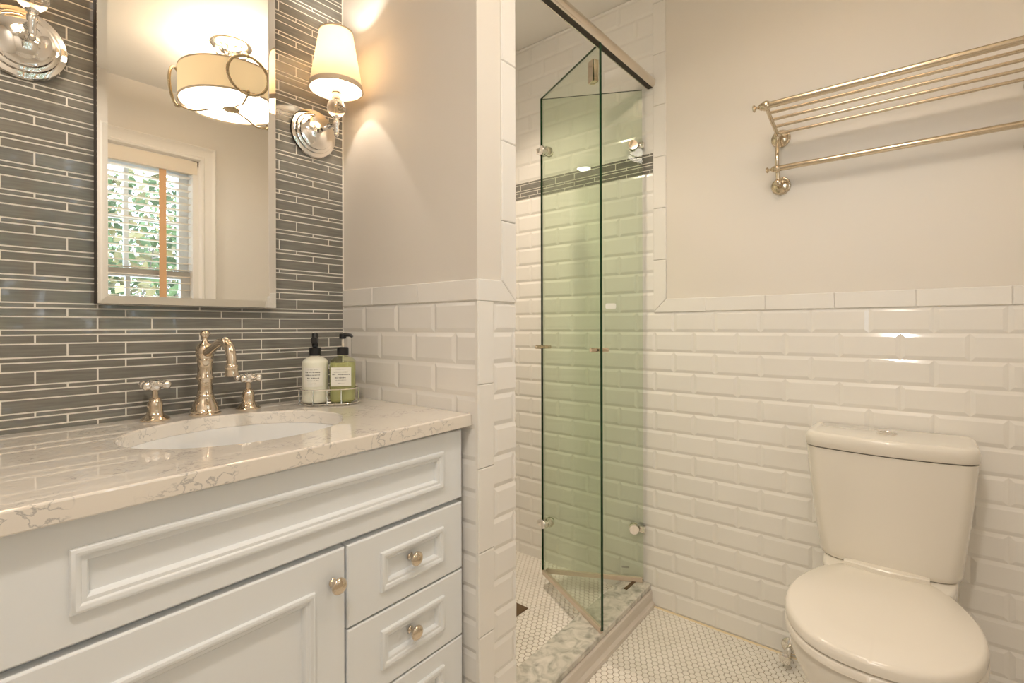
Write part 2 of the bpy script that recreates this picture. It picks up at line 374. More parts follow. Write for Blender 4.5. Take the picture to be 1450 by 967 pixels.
# shower curb: marble cap on a moulded stone face; front edge runs slightly askew
def yc(x, d=0): return -.568-(XW-x)*.028+d
mb = MB()
for prf, mi in (([(-.004, 0), (-.004, .016), (.002, .021), (.006, .024), (.006, .060), (.010, .066)], 1), ([(.014, .066), (.012, .069), (.012, .0850), (.0155, .0885)], 0)):
    rings = []
    for x in (PT+.002, XW-.001):
        bk = -.447-.012*(XW-x)
        rings.append([(x, yc(x, d), z) for d, z in prf]+[(x, bk, prf[-1][1]), (x, bk, prf[0][1])])
    mb.loft(rings, mi)
mb.out('shower_curb', [M_MARBLE, M_CURBF], smooth=False, label='low marble-topped curb across the shower entrance', cat='curb')

MB().loft([[(XW, y, -.001), (XW-.006, y, -.001), (XW, y, .006)] for y in (YO, -.572)]).out('trim_3', M_CAULK, smooth=False, kind='structure')
# ------------------------------------------------------------------ window (behind the viewpoint, seen in the mirror)
win = thing('window_1', (0, 0, 0), None, None); tag(win, kind='structure')
GY = YO-.10
mb = MB()
def casing(x0, x1, z0, z1, w=.088):
    prof = [(0, .000), (0, .022), (.008, .028), (.018, .024), (.026, .020), (.060, .016), (.068, .022), (.078, .019), (.086, .008), (.088, 0)]
    ring = []
    for d, h in prof:
        e = w-d
        ring.append([(x0-e, YO+h, z0), (x0-e, YO+h, z1+e), (x1+e, YO+h, z1+e), (x1+e, YO+h, z0)])
    n = len(ring)
    vs = [p for r in ring for p in r]; fs = []
    for i in range(n-1):
        for k in range(3): fs.append((i*4+k, i*4+k+1, (i+1)*4+k+1, (i+1)*4+k))
    mb.add(vs, fs)
casing(WX0, WX1, WZ0, WZ1)
mb.rbox((WX0-.11, YO-.005, WZ0-.03), (WX1+.11, YO+.05, WZ0), .004); mb.rbox((WX0-.088, YO, WZ0-.11), (WX1+.088, YO+.018, WZ0-.03), .003)
mb.out('window_casing', M_TRIMPAINT, win, smooth=30)
mb = MB()
for a, b in (((WX0, GY-.03, WZ0), (WX0+.03, YO, WZ1)), ((WX1-.03, GY-.03, WZ0), (WX1, YO, WZ1)), ((WX0, GY-.03, WZ1-.03), (WX1, YO, WZ1)), ((WX0, GY-.03, WZ0), (WX1, YO, WZ0+.025))): mb.box(a, b)
mb.out('window_jamb', M_TRIMPAINT, win, smooth=False)
def sash(name, z0, z1, y, top, bot, nz):
    x0, x1 = WX0+.03, WX1-.03; sw = .048; mb = MB(); g = MB()
    mb.rbox((x0, y-.02, z0), (x0+sw, y+.02, z1)); mb.rbox((x1-sw, y-.02, z0), (x1, y+.02, z1)); mb.rbox((x0+sw-.002, y-.02, z0), (x1-sw+.002, y+.02, z0+bot)); mb.rbox((x0+sw-.002, y-.02, z1-top), (x1-sw+.002, y+.02, z1))
    wx = (x1-x0-2*sw)/3
    for k in (1, 2): mb.rbox((x0+sw+wx*k-.011, y-.012, z0), (x0+sw+wx*k+.011, y+.012, z1))
    for k in range(1, nz):
        zz = z0+bot+(z1-z0-top-bot)*k/nz; mb.rbox((x0+sw, y-.011, zz-.011), (x1-sw, y+.011, zz+.011))
    o = mb.out(name, M_SASH, win, smooth=False)
    g.box((x0+.01, y-.002, z0+.01), (x1-.01, y+.002, z1-.01)); g.out('glass_pane', M_PANE, o, smooth=False)
sash('upper_sash', 1.395, WZ1-.03, GY, .05, .045, 2)
sash('lower_sash', WZ0+.025, 1.44, GY+.032, .045, .07, 1)
bl = thing('window_blind', (0, 0, 0), 'cream slatted window blind with peach cloth tapes, seen in the mirror', 'blind')
mb = MB(); mb.rbox((WX0+.006, YO-.035, 2.005), (WX1-.006, YO+.004, WZ1-.004), .006); mb.out('valance', M_BLIND, bl, smooth=30)
mb = MB(); z = 1.985
while z > 1.06: mb.box((WX0+.035, YO-.058, z-.0014), (WX1-.035, YO-.012, z+.0014)); z -= .0385
mb.box((WX0+.035, YO-.056, 1.035), (WX1-.035, YO-.014, 1.052))
mb.out('slats', M_BLIND, bl, smooth=False)
for x in (.056, -.215, -.49):
    MB().box((x-.017, YO-.0115, 1.035), (x+.017, YO-.0095, 2.01)).out('tape', M_CLOTH, bl, smooth=False)

# trees outside
def tree(x, y, h, seed, label, leaf_mi, spread=1.0):
    rnd = random.Random(seed); t = thing('tree', (x, y, -3), label, 'tree')
    mb = MB(); tips = []
    def branch(p, d, L, r, lv):
        pts = [p]; q = p.copy()
        for i in range(5):
            d = (d+Vector((rnd.uniform(-.25, .25), rnd.uniform(-.25, .25), rnd.uniform(-.08, .18)))).normalized(); q = q+d*L/5; pts.append(q.copy())
        mb.tube(pts, [r*(1-.12*i) for i in range(6)], 7)
        for s in range(6):
            tips.append(pts[rnd.randint(2, 5)])
        if lv < 3:
            for k in range(3 if lv else 6):
                nd = (d+Vector((rnd.uniform(-1, 1), rnd.uniform(-1, 1), rnd.uniform(-.4, .8)))*.9).normalized()
                branch(pts[rnd.randint(2, 5)], nd, L*.62, r*.5, lv+1)
    branch(Vector((0, 0, 0)), Vector((0, 0, 1)), h*.62, h*.018, 0)
    mb.out('trunk', M_BARK, t, smooth=True)
    lf = MB()
    for c in tips:
        for k in range(14):
            p = c+Vector((rnd.gauss(0, .32), rnd.gauss(0, .32), rnd.gauss(0, .3)))*spread; s = rnd.uniform(.045, .085)
            a = Vector((rnd.uniform(-1, 1), rnd.uniform(-1, 1), rnd.uniform(-1, 1))).normalized(); b = a.orthogonal().normalized(); n = a.cross(b)*.12*s
            lf.add([p+a*s, p+b*s*.5+n, p-a*s, p-b*s*.5+n], [(0, 1, 2, 3)], 0 if rnd.random() < leaf_mi else 1)
    link('foliage', lf.mesh('foliage', fix=False), t, M_LEAF)
tree(1.0, -6.4, 6.6, 3, 'bare-limbed tree with yellow-green leaves outside the window, the nearest', .65, 1.0)
tree(3.4, -12.2, 7.4, 11, 'green leafy tree outside the window, far behind the bare-limbed one', .85, 1.15)
tree(-4.4, -8.6, 6.0, 5, 'tree off to the side of the window outside, seen only in reflections', .6, 1.0)

# ------------------------------------------------------------------ vanity
VA = math.radians(2.4)
cab = thing('vanity_cabinet', (-.003, -.559, 0), 'white painted bathroom vanity with moulded panel fronts and round nickel knobs', 'cabinet', rz=VA)
# local: x = along the front (right is +), y = outward negative
BO = .042   # body front plane is recessed by BO behind the counter edge
mb = MB(); mb.box((-.836, BO+.002, .11), (-.008, .50, .8735)); mb.box((-.82, BO+.06, 0), (-.02, .49, .112))
mb.out('body', M_CAB, cab, smooth=False)
PROF = [(.000, 0), (.000, .0035), (.0015, .0062), (.005, .0078), (.009, .0070), (.0115, .0045), (.0125, .0032), (.0175, .0030), (.0195, .0010), (.0205, -.0035), (.0215, -.0065)]
def front(name, s0, s1, z0, z1, fr, knob=None):
    yf = .022; yb = BO
    mb = MB(); c = .003
    f0, f1, g0, g1 = fr[0], fr[1], fr[2], fr[3]
    zs_ = lambda x, z: z-.0100*(x+.05)
    def rect(a, b, c_, d, y): return [(a, y, zs_(a, c_)), (b, y, zs_(b, c_)), (b, y, zs_(b, d)), (a, y, zs_(a, d))]
    rings = [rect(s0, s1, z0, z1, yb+.0005), rect(s0, s1, z0, z1, yf+c), rect(s0+c*.4, s1-c*.4, z0+c*.4, z1-c*.4, yf+c*.4), rect(s0+c, s1-c, z0+c, z1-c, yf), rect(f0+.001, f1-.001, g0+.001, g1-.001, yf),
             rect(f0+.02, f1-.02, g0+.02, g1-.02, yf+.0065), ]
    mb.loft(rings, caps=(True, True))
    o = mb.out(name, M_CAB, cab, smooth=False)
    mb = MB(); w = 1.0
    rings = [rect(f0+d, f1-d, g0+d, g1-d, yf-h) for d, h in PROF]; mb.loft(rings, caps=(False, False))
    mb.out('panel_moulding', M_CAB, o, smooth=35)
    if knob:
        k = MB(); pr = [(.0075, 0), (.008, .002), (.0052, .005), (.0045, .010), (.006, .0145), (.0125, .0175), (.0152, .0205), (.0155, .0235), (.0135, .0265), (.009, .0285), (.004, .0292), (0.0001, .0294)]
        k.lathe(pr, (knob[0], yf+.0065 if knob[2] else yf, zs_(knob[0], knob[1])), 'y', 28); k.out('knob', M_NICK, o, smooth=True, label='round polished nickel knob')
front('false_drawer_front', -.828, -.010, .7005, .865, (-.745, -.0755, .740, .825))
front('drawer', -.333, -.010, .5305, .6905, (-.256, -.0755, .569, .650), (-.170, .612, 1))
front('drawer', -.333, -.010, .3695, .5265, (-.256, -.0755, .410, .490), (-.170, .452, 1))
front('drawer', -.333, -.010, .2085, .3655, (-.256, -.0755, .249, .329), (-.170, .289, 1))
front('door', -.828, -.3385, .130, .6905, (-.762, -.4035, .190, .631), (-.366, .633, 0))

# countertop with oval cutout
SCX, SCY, SA, SB, ZC = -.42, -.283, .213, .176, .904
def ctop():
    N_ = 112; x0, x1 = -.862, -.002
    def yfr(x): return -.559+(x+.003)*math.tan(VA)
    y1 = -.0005; corners = [(x0, yfr(x0)), (x1, yfr(x1)), (x1, y1), (x0, y1)]
    angs = sorted([2*PI*k/N_ for k in range(N_)]+[math.atan2(c[1]-SCY, c[0]-SCX) % (2*PI) for c in corners])
    def outer(a, ins):
        dx, dy = math.cos(a), math.sin(a); best = 9
        q = [(c[0]+(ins if i in (0, 3) else -ins), c[1]+(ins if i in (0, 1) else -ins)) for i, c in enumerate(corners)]
        for i in range(4):
            (ax, ay), (bx, by) = q[i], q[(i+1) % 4]; ex, ey = bx-ax, by-ay; den = dx*ey-dy*ex
            if abs(den) < 1e-9: continue
            t = ((ax-SCX)*ey-(ay-SCY)*ex)/den; u = ((ax-SCX)*dy-(ay-SCY)*dx)/den
            if t > 0 and -1e-6 <= u <= 1+1e-6: best = min(best, t)
        return (SCX+dx*best, SCY+dy*best)
    def ell(a, g):
        dx, dy = math.cos(a), math.sin(a); r = 1/math.sqrt((dx/(SA+g))**2+(dy/(SB+g))**2); return (SCX+dx*r, SCY+dy*r)
    zt, zb_ = ZC, ZC-.030
    ring = lambda f, g, z: [(*f(a, g), z) for a in angs]
    rings = [ring(ell, 0, zb_), ring(ell, 0, zt-.004), ring(ell, .0012, zt-.0012), ring(ell, .004, zt), ring(outer, .003, zt), ring(outer, .0008, zt-.0010), ring(outer, 0, zt-.003), ring(outer, 0, zb_+.002), ring(outer, .002, zb_), ring(ell, 0, zb_)]
    mb = MB(); mb.loft(rings, caps=(False, False))
    return mb
ctop().out('countertop', M_QUARTZ, smooth=10, label='cream veined quartz countertop over the white vanity', cat='countertop')
# undermount basin
sink = thing('sink', (SCX, SCY, ZC-.031), 'oval white undermount sink basin set in the countertop', 'sink')
mb = MB(); rings = []
def el(a, b, z, n=64): return [(a*math.cos(2*PI*k/n), b*math.sin(2*PI*k/n), z) for k in range(n)]
for t in [(1.06, 0), (1.005, 0), (.998, -.004), (.985, -.02), (.95, -.055), (.88, -.092), (.74, -.122), (.52, -.139), (.28, -.147), (.11, -.149)]: rings.append(el(SA*t[0], SB*t[0], t[1]))
for t in [(.11, -.160), (.30, -.158), (.55, -.150), (.78, -.133), (.92, -.10), (1.0, -.055), (1.06, -.012), (1.06, 0)]: rings.append(el(SA*t[0], SB*t[0], t[1]))
mb.loft(rings, caps=(False, False)); mb.out('basin', M_PORC, sink, smooth=60)
mb = MB(); mb.lathe([(.0, -.16), (.020, -.16), (.024, -.1475), (.022, -.1455), (.016, -.147), (.014, -.149), (0.001, -.149)], (0, 0, 0), n=24, caps=False); mb.out('drain', M_NICK, sink, label='round nickel drain')

# ------------------------------------------------------------------ faucet set
fz = ZC; FX, FY = -.412, -.056
fau = thing('faucet', (FX, FY, fz), 'tall polished nickel faucet with a curved spout between two cross handles', 'faucet')
mb = MB(); mb.lathe([(.034, 0), (.0345, .003), (.031, .006), (.032, .009), (.030, .011), (.0285, .018), (.0255, .028), (.021, .037), (.0185, .043), (.0195, .046), (.0172, .049), (.0160, .060), (.0155, .078), (.0165, .084), (.0198, .087), (.0198, .091), (.0168, .094), (.0158, .110), (.0165, .126), (.0185, .130), (.0185, .1335), (.0165, .136), (.0190, .141), (.0205, .150), (.0200, .159), (.0160, .169), (.0085, .1755), (.0055, .180), (.0050, .184), (.0078, .187), (.0108, .192), (.0112, .197), (.0085, .2015), (.0001, .203)], (0, 0, 0), n=40)
mb.out('body', M_NICK, fau, smooth=50)
mb = MB(); sp = []; rr = []
for t, (d, h) in enumerate([(.012, .150), (.035, .157), (.060, .166), (.085, .174), (.108, .178), (.126, .177), (.141, .168), (.150, .154), (.154, .138), (.156, .122)]):
    sp.append((0, -d, h)); rr.append([.0115, .0105, .010, .0102, .0106, .0108, .0108, .0106, .0104, .0104][t])
def smooth_path(P, m=4):
    P = [Vector(p) for p in P]; o = []
    for i in range(len(P)-1):
        p0, p1, p2, p3 = P[max(i-1, 0)], P[i], P[i+1], P[min(i+2, len(P)-1)]
        for k in range(m):
            t = k/m; o.append(.5*((2*p1)+(p2-p0)*t+(2*p0-5*p1+4*p2-p3)*t*t+(3*p1-p0-3*p2+p3)*t**3))
    return o+[P[-1]]
def smooth_r(R, m=4):
    o = []
    for a, b in zip(R, R[1:]): o += [a+(b-a)*k/m for k in range(m)]
    return o+[R[-1]]
mb.tube(smooth_path(sp), smooth_r(rr), 20)
tipm = Matrix.Rotation(math.radians(-6), 4, 'X')
mb.lathe([(.0104, .006), (.0132, .004), (.0138, 0), (.0125, -.003), (.0128, -.010), (.0142, -.014), (.0142, -.020), (.010, -.021), (.0095, -.014)], (0, -.156, .122), n=24, caps=False)
mb.out('spout', M_NICK, fau, smooth=50)
def handle(x, rz):
    mb = MB(); mb.lathe([(.0285, 0), (.0290, .003), (.0265, .006), (.0240, .008), (.0190, .013), (.0160, .018), (.0150, .022), (.0150, .034), (.0140, .042), (.0115, .046), (.0125, .048), (.0115, .050), (.0065, .052), (.0062, .068), (.0085, .070)], n=32)
    t = mb.out('handle', M_NICK, fau, smooth=45); t.location = (x-FX, 0, 0); t.rotation_euler = (0, 0, rz)
    mb = MB(); mb.lathe([(.008, .068), (.0115, .071), (.0125, .080), (.0115, .090), (.0070, .0935), (.0001, .0945)], n=24)
    for k in range(4):
        m4 = Matrix.Rotation(PI/2*k, 4, 'Z') @ Matrix.Rotation(PI/2, 4, 'Y')
        mb.lathe([(.0060, .008), (.0052, .015), (.0058, .018), (.0088, .021), (.0098, .026), (.0090, .031), (.0055, .0345), (.0001, .0355)], (0, 0, .081), n=16, mat4=m4)
    mb.out('cross_grip', M_CHROME, t, smooth=45)
handle(-.515, math.radians(-50))
handle(-.311, math.radians(-46))

# ------------------------------------------------------------------ soap bottles in a wire caddy
cadz = ZC+.0015
cad = thing('bottle_caddy', (-.133, -.142, ZC), 'thin wire caddy holding the two pump bottles on the countertop corner', 'caddy', rz=math.radians(-38))
mb = MB(); wr = .0014
for z in (.004, .043):
    pts = [(-.036+.0418*math.cos(a), .0418*math.sin(a), z) for a in [PI/2+PI*k/14 for k in range(15)]]+[(.036+.0418*math.cos(a), .0418*math.sin(a), z) for a in [-PI/2+PI*k/14 for k in range(15)]]
    mb.tube(pts, wr, 8, closed=True)
for x in (-.036, 0, .036):
    for s in (-1, 1): mb.tube([(x, s*.0418, .043), (x, s*.0418, .004), (x, s*.030, .0028)], wr, 8)
for x in (-.036, .036): mb.tube([(x, -.0418, .004), (x, .0418, .004)], wr, 8)
for s in (-1, 1): mb.tube([(s*.0778, 0, .043), (s*.0778, 0, .004)], wr, 8)
mb.tube([(-.06, 0, .004), (.06, 0, .004)], wr, 8)
mb.out('wire_frame', M_CHROME, cad, smooth=True)
for x in (-.058, .058):
    for y in (-.024, .024): MB().sphere((x, y, .0028), .0028, 10).out('foot', M_CHROME, cad, smooth=True)
# curled front hook
def bottle(x, y, label, body_mat, liquid, kind):
    cr = math.radians(-40)
    t = thing('pump_bottle', (x, y, ZC+.0062), label, 'bottle', rz=cr, group='pump bottles in the wire caddy')
    def sq(r, z, n=48, e=3.4):
        o = []
        for k in range(n):
            a = 2*PI*k/n; c, s = math.cos(a), math.sin(a); q = (abs(c)**e+abs(s)**e)**(-1/e); o.append((r*q*c, r*q*s, z))
        return o
    sh = [(.031, 0), (.0345, .003), (.0350, .008), (.0350, .107), (.0345, .111), (.030, .117), (.020, .1225), (.0130, .1255), (.0125, .131)]
    ex = [3.0]*5+[2.6, 2.3, 2, 2]
    mb = MB(); mb.loft([sq(r*.97, z, e=(2.0 if kind == 'lotion' else e)) for (r, z), e in zip(sh, ex)]); mb.out('bottle_body', body_mat, t, smooth=50)
    if liquid:
        mb = MB(); mb.loft([sq(r*.93, z*.985+.001, e=3) for r, z in sh[:4]]+[sq(.031, .1075)]); mb.out('soap', liquid, t, smooth=50)
    mb = MB(); mb.lathe([(.0150, .1275), (.0155, .129), (.0155, .148), (.0130, .1495), (.0060, .150)], n=28); mb.out('pump_collar', M_BLACK, t, smooth=40); mb = MB()
    if kind == 'lotion':
        mb.lathe([(.0060, .150), (.0085, .152), (.0085, .186), (.0070, .188), (.0001, .188)], n=20); mb.rbox((-.008, -.016, .160), (.008, .004, .176), .003)
    else:
        mb.lathe([(.0058, .172), (.0095, .173), (.0095, .185), (.0070, .1875), (.0001, .188)], n=20)
        a = math.radians(12); p = [(0, 0, .182), (.012, -.006, .1835), (.022, -.010, .182), (.027, -.012, .177)]
        mb.tube(p, [.0065, .0058, .0045, .0035], 10)
    mb.out('pump_head', M_BLACK, t, smooth=40, label='black plastic pump head')
    if kind != 'lotion':
        mb = MB(); mb.lathe([(.0032, .148), (.0032, .176)], n=12); mb.out('pump_stem', mat('clear_stem', (.8, .74, .64), .2), t)
        mb = MB(); mb.lathe([(.0018, .012), (.0018, .127)], n=8); mb.out('dip_tube', mat('dip_tube', (.8, .8, .7), .3), t)
    # label, on the side that faces the room
    lab = thing_local = MB(); r = .0352; fa = -PI/2+math.radians(0)
    w = .0265 if kind != 'lotion' else .028
    yy = -.0350 if kind != 'lotion' else -.0352
    z0, z1 = (.045, .096)
    if kind == 'lotion':
        pts = [( .0347*math.cos(a), .0347*math.sin(a)) for a in [-PI/2-.78+1.56*k/12 for k in range(13)]]
        vs = [(x_, y_, z) for z in (z0, z1) for x_, y_ in pts]+[(x_*.985, y_*.985, z) for z in (z0, z1) for x_, y_ in pts]
        fs = [(k, k+1, 14+k, 13+k) for k in range(12)]+[(26+k, 39+k, 40+k, 27+k) for k in range(12)]; lab.add(vs, fs)
        def surf(a_, z): a2 = -PI/2+a_/.0347; return (.0350*math.cos(a2), .0350*math.sin(a2), z)
    else:
        lab.rbox((-w, -.0349, z0), (w, -.0343, z1), .0002)
        def surf(a_, z): return (a_, -.03505, z)
    L = lab.out('label', M_LABEL, t, smooth=40)
    ink = MB(); rnd = random.Random(3 if kind == 'lotion' else 9)
    for zc_, hw, hgt in ((.0905, .013, .0011), (.0835, .020, .0026), (.0765, .0225, .0028), (.0680, .016, .0034), (.0615, .015, .0014), (.0535, .008, .0010)):
        a = -hw
        while a < hw:
            ww = rnd.uniform(.0008, .0022); hh = hgt*rnd.uniform(.5, 1.15); q = [surf(a, zc_-hh/2), surf(min(a+ww, hw), zc_-hh/2), surf(min(a+ww, hw), zc_+hh/2), surf(a, zc_+hh/2)]
            if rnd.random() < .86:
                ink.add(q, [(0, 1, 2, 3)])
                if hgt > .002: ink.add([surf(a, zc_-hh*.15), surf(a+ww*1.6, zc_-hh*.15), surf(a+ww*1.6, zc_), surf(a, zc_)], [(0, 1, 2, 3)])
            a += ww*rnd.uniform(1.25, 1.9)
    link('lettering', ink.mesh('ink', fix=False), L, [M_INK])
bottle(-.1615, -.120, 'cream lotion pump bottle with a black pump, left one in the caddy', M_LOTION, None, 'lotion')
bottle(-.1046, -.1642, 'clear bottle of pale green soap with a black pump, right one in the caddy', M_SOAP, M_LIQ, 'soap')

# ------------------------------------------------------------------ mirror
MX0, MX1, MZ0, MZ1, MD = -.6130, -.2260, 1.168, 2.082, .034
mir = thing('wall_mirror', ((MX0+MX1)/2, 0, MZ0), 'tall rectangular wall mirror with sloped glass edges over the sink', 'mirror')
hw, hh = (MX1-MX0)/2, MZ1-MZ0
mb = MB(); mb.box((-hw, -.001, 0), (hw, -MD+.0055, hh)); mb.out('backing', M_FRAME, mir, smooth=False)
mb = MB(); bw = .018
def rc(i, y): return [(-hw+i, y, i), (hw-i, y, i), (hw-i, y, hh-i), (-hw+i, y, hh-i)]
mb.loft([rc(0, -MD+.0055), rc(0, -MD+.0025), rc(bw, -MD)], caps=(True, True)); mb.out('glass', M_MIRROR, mir, smooth=False)

# ------------------------------------------------------------------ sconces
def sconce(x, label, first=[None]):
    src = first[0]
    if src:
        r = src.copy(); COL.objects.link(r); r.location.x = x; r['label'] = label
        for ch in list(src.children):
            c = ch.copy(); COL.objects.link(c); c.parent = r
            for g in ch.children: d = g.copy(); COL.objects.link(d); d.parent = c
        return r
    t = thing('wall_sconce', (x, 0, 1.69), label, 'wall lamp', group='sconces beside the mirror'); first[0] = t
    PYs = -.128
    mb = MB(); mb.lathe([(.071, 0), (.0715, .004), (.069, .008), (.063, .0095), (.060, .010), (.058, .015), (.054, .0165), (.051, .017), (.049, .022), (.045, .0235), (.040, .025), (.033, .031), (.024, .036), (.013, .039), (.0001, .040)], (0, -.0005, 0), 'y', 56)
    mb.out('backplate', M_CHROME, t, smooth=35)
    mb = MB(); mb.lathe([(.010, .036), (.0085, .042), (.0065, .045), (.006, .085), (.008, .088), (.008, .094), (.006, .097), (.006, .122)], (0, 0, 0), 'y', 20)
    mb.lathe([(.0001, -.040), (.004, -.039), (.0065, -.034), (.0045, -.029), (.0062, -.026), (.0062, -.006), (.0082, -.003), (.0082, .006), (.0062, .009), (.0060, .012), (.0095, .0145), (.011, .017), (.0085, .020)], (0, PYs, 0), 'z', 24)
    mb.out('arm', M_CHROME, t, smooth=40)
    mb = MB(); mb.sphere((0, PYs, .0425), .0255, 32); mb.out('crystal_ball', M_CRYSTAL, t, smooth='all', label='clear crystal ball')
    mb = MB(); mb.lathe([(.006, .062), (.012, .066), (.012, .070), (.0095, .072), (.0095, .083), (.013, .085), (.013, .100), (.010, .102)], (0, PYs, 0), 'z', 24); mb.tube([(0, PYs, .018), (0, PYs, .066)], .003, 8); mb.out('socket', M_NICK, t, smooth=40)
    mb = MB(); r0, r1, z0, z1 = .0725, .045, .093, .255
    mb.lathe([(r0, z0), (r1, z1), (r1-.0015, z1), (r0-.0015, z0), (r0, z0)], (0, PYs, 0), 'z', 56, caps=False)
    sh = mb.out('lamp_shade', M_SHADE, t, smooth=60)
    mb = MB(); mb.lathe([(r0+.0008, z0-.001), (r0-.0012, z0+.013), (r0-.003, z0+.012), (r0-.0022, z0-.001), (r0+.0008, z0-.001)], (0, PYs, 0), 'z', 56, caps=False)
    mb.out('shade_binding', M_FABTRIM, sh, smooth=60); mb = MB()
    mb.lathe([(r1+.001, z1-.004), (r1+.0008, z1+.001), (r1-.003, z1+.001), (r1-.002, z1-.004), (r1+.001, z1-.004)], (0, PYs, 0), 'z', 56, caps=False)
    mb.out('shade_binding', M_FABTRIM, sh, smooth=60)
    mb = MB(); mb.lathe([(.009, .102), (.009, .130), (.011, .136), (.0155, .150), (.0155, .165), (.012, .180), (.006, .192), (.0001, .197)], (0, PYs, 0), 'z', 20); mb.out('bulb', M_BULB, t, smooth='all')
    ld = bpy.data.lights.new('sconce_light', 'POINT'); ld.energy = W_SCONCE; ld.color = WARM; ld.shadow_soft_size = .010
    lo = bpy.data.objects.new('sconce_light', ld); COL.objects.link(lo); lo.parent = t; lo.location = (0, PYs, .210)
    return t
def shade_mat():
    m = bpy.data.materials.new('lit_linen_shade'); m.use_nodes = True; nt = m.node_tree; nt.nodes.clear(); N = nt.nodes.new; L = nt.links.new
    o = N('ShaderNodeOutputMaterial'); d = N('ShaderNodeBsdfDiffuse'); t = N('ShaderNodeBsdfTranslucent'); mx = N('ShaderNodeMixShader')
    d.inputs[0].default_value = (.92, .85, .74, 1); t.inputs[0].default_value = (.90, .78, .60, 1); mx.inputs[0].default_value = .35
    L(d.outputs[0], mx.inputs[1]); L(t.outputs[0], mx.inputs[2]); L(mx.outputs[0], o.inputs[0]); return m
M_SHADE = shade_mat()
sconce(-.100, 'chrome wall sconce with a cream cone shade, right of the mirror')
sconce(-.727, 'chrome wall sconce left of the mirror, cut by the top left corner of the view')

# ------------------------------------------------------------------ ceiling light (seen in the mirror and the shower glass)
LX, LY = .118, -1.20
cl = thing('ceiling_light', (LX, LY, H), 'drum ceiling light with nickel rings, reflected in the mirror', 'ceiling light')
mb = MB(); mb.lathe([(.085, 0), (.088, -.006), (.080, -.014), (.060, -.020), (.030, -.022), (.012, -.030), (.008, -.04), (.008, -.29)], n=40); mb.out('canopy', M_CHROME, cl, smooth=40)
mb = MB()
for k in range(8): mb.sphere((.058*math.cos(PI/4*k), .058*math.sin(PI/4*k), -.034), .014, 14)
mb.out('crystal_ring', M_CRYSTAL, cl, smooth='all')
ZB, ZT2, RS = -.290, -.155, .216
mb = MB(); mb.lathe([(RS, ZB), (RS, ZT2), (RS-.002, ZT2), (RS-.002, ZB), (RS, ZB)], n=72, caps=False); ds = mb.out('drum_shade', M_DRUM, cl, smooth=60)
for z in (ZB, ZT2): MB().lathe([(RS+.0015, z-.003), (RS+.0015, z+.003), (RS-.0035, z+.003), (RS-.0035, z-.003), (RS+.0015, z-.003)], n=72, caps=False).out('shade_binding', M_FABTRIM, ds, smooth=60)
mb = MB(); mb.lathe([(RS-.004, ZB+.004), (RS-.004, ZB+.001), (0.001, ZB+.001), (.001, ZB+.004), (RS-.004, ZB+.004)], n=72, caps=False); mb.out('diffuser', M_DIFF, cl, smooth=False)
mb = MB(); mb.lathe([(.034, ZB-.010), (.036, ZB-.014), (.032, ZB-.019), (.020, ZB-.021), (.008, ZB-.024), (.0001, ZB-.028)], n=32)
mb.lathe([(.006, ZB+.01), (.006, ZB-.012)], n=12)
mb.out('finial', M_LAMPMETAL, cl, smooth=40)
for adeg in (-145, -25, 95):
    a = math.radians(adeg); d = Vector((math.cos(a), math.sin(a), 0)); tt = Vector((-math.sin(a), math.cos(a), 0)); rc_ = d*(RS+.014)+Vector((0, 0, (ZB+ZT2)/2))
    mb = MB(); mb.tube(smooth_path([d*.03+Vector((0, 0, ZB-.013)), d*.09+Vector((0, 0, ZB-.020)), d*.16+Vector((0, 0, ZB-.034)), d*(RS+.012)+Vector((0, 0, ZB-.012)), d*(RS+.014)+Vector((0, 0, ZB+.002))]), .0048, 10)
    mb.out('arm', M_LAMPMETAL, cl, smooth=True)
    mb = MB(); pts = [rc_+(tt*math.cos(2*PI*k/40)+Vector((0, 0, 1))*math.sin(2*PI*k/40))*.084 for k in range(40)]
    mb.tube(pts, .0065, 10, closed=True)
    for z in (-.084, .084): mb.sphere(rc_+Vector((0, 0, z)), .009, 12)
    mb.out('ring', M_LAMPMETAL, cl, smooth=True)
ld = bpy.data.lights.new('ceiling_lamp', 'AREA'); ld.shape = 'DISK'; ld.size = .40; ld.energy = W_CEIL; ld.color = WARM
lo = bpy.data.objects.new('ceiling_lamp', ld); COL.objects.link(lo); lo.parent = cl; lo.location = (0, 0, ZB-.0005)
ld = bpy.data.lights.new('ceiling_uplight', 'POINT'); ld.energy = W_UP; ld.color = WARM; ld.shadow_soft_size = .03
lo = bpy.data.objects.new('ceiling_uplight', ld); COL.objects.link(lo); lo.parent = cl; lo.location = (.07, 0, -.20)
# recessed lights: one over the shower, plus an added unseen fill brightening the partition side
def recessed(x, y, label, e, col, spread, size):
    t = thing('recessed_light', (x, y, H), label, 'ceiling light')
    mb = MB(); mb.lathe([(.075, 0), (.076, -.003), (.060, -.006), (.055, -.002), (.055, 0)], n=40, caps=False); mb.out('trim_ring', M_TRIMPAINT, t)
    mb = MB(); mb.lathe([(.0001, -.0012), (.055, -.0012)], n=40, caps=False); mb.out('lens', M_DIFF, t)
    ld = bpy.data.lights.new('recessed_lamp', 'AREA'); ld.shape = 'DISK'; ld.size = size; ld.energy = e; ld.color = col; ld.spread = math.radians(spread)
    lo = bpy.data.objects.new('recessed_lamp', ld); COL.objects.link(lo); lo.parent = t; lo.location = (0, 0, -.008)
recessed(.55, -.12, 'round recessed light in the shower ceiling', W_SHOWER, (1, .82, .64), 100, .10)
recessed(-1.12, -1.25, 'added round fill light in the room ceiling, out of the view', W_FILL, (1, .90, .80), 170, .11)

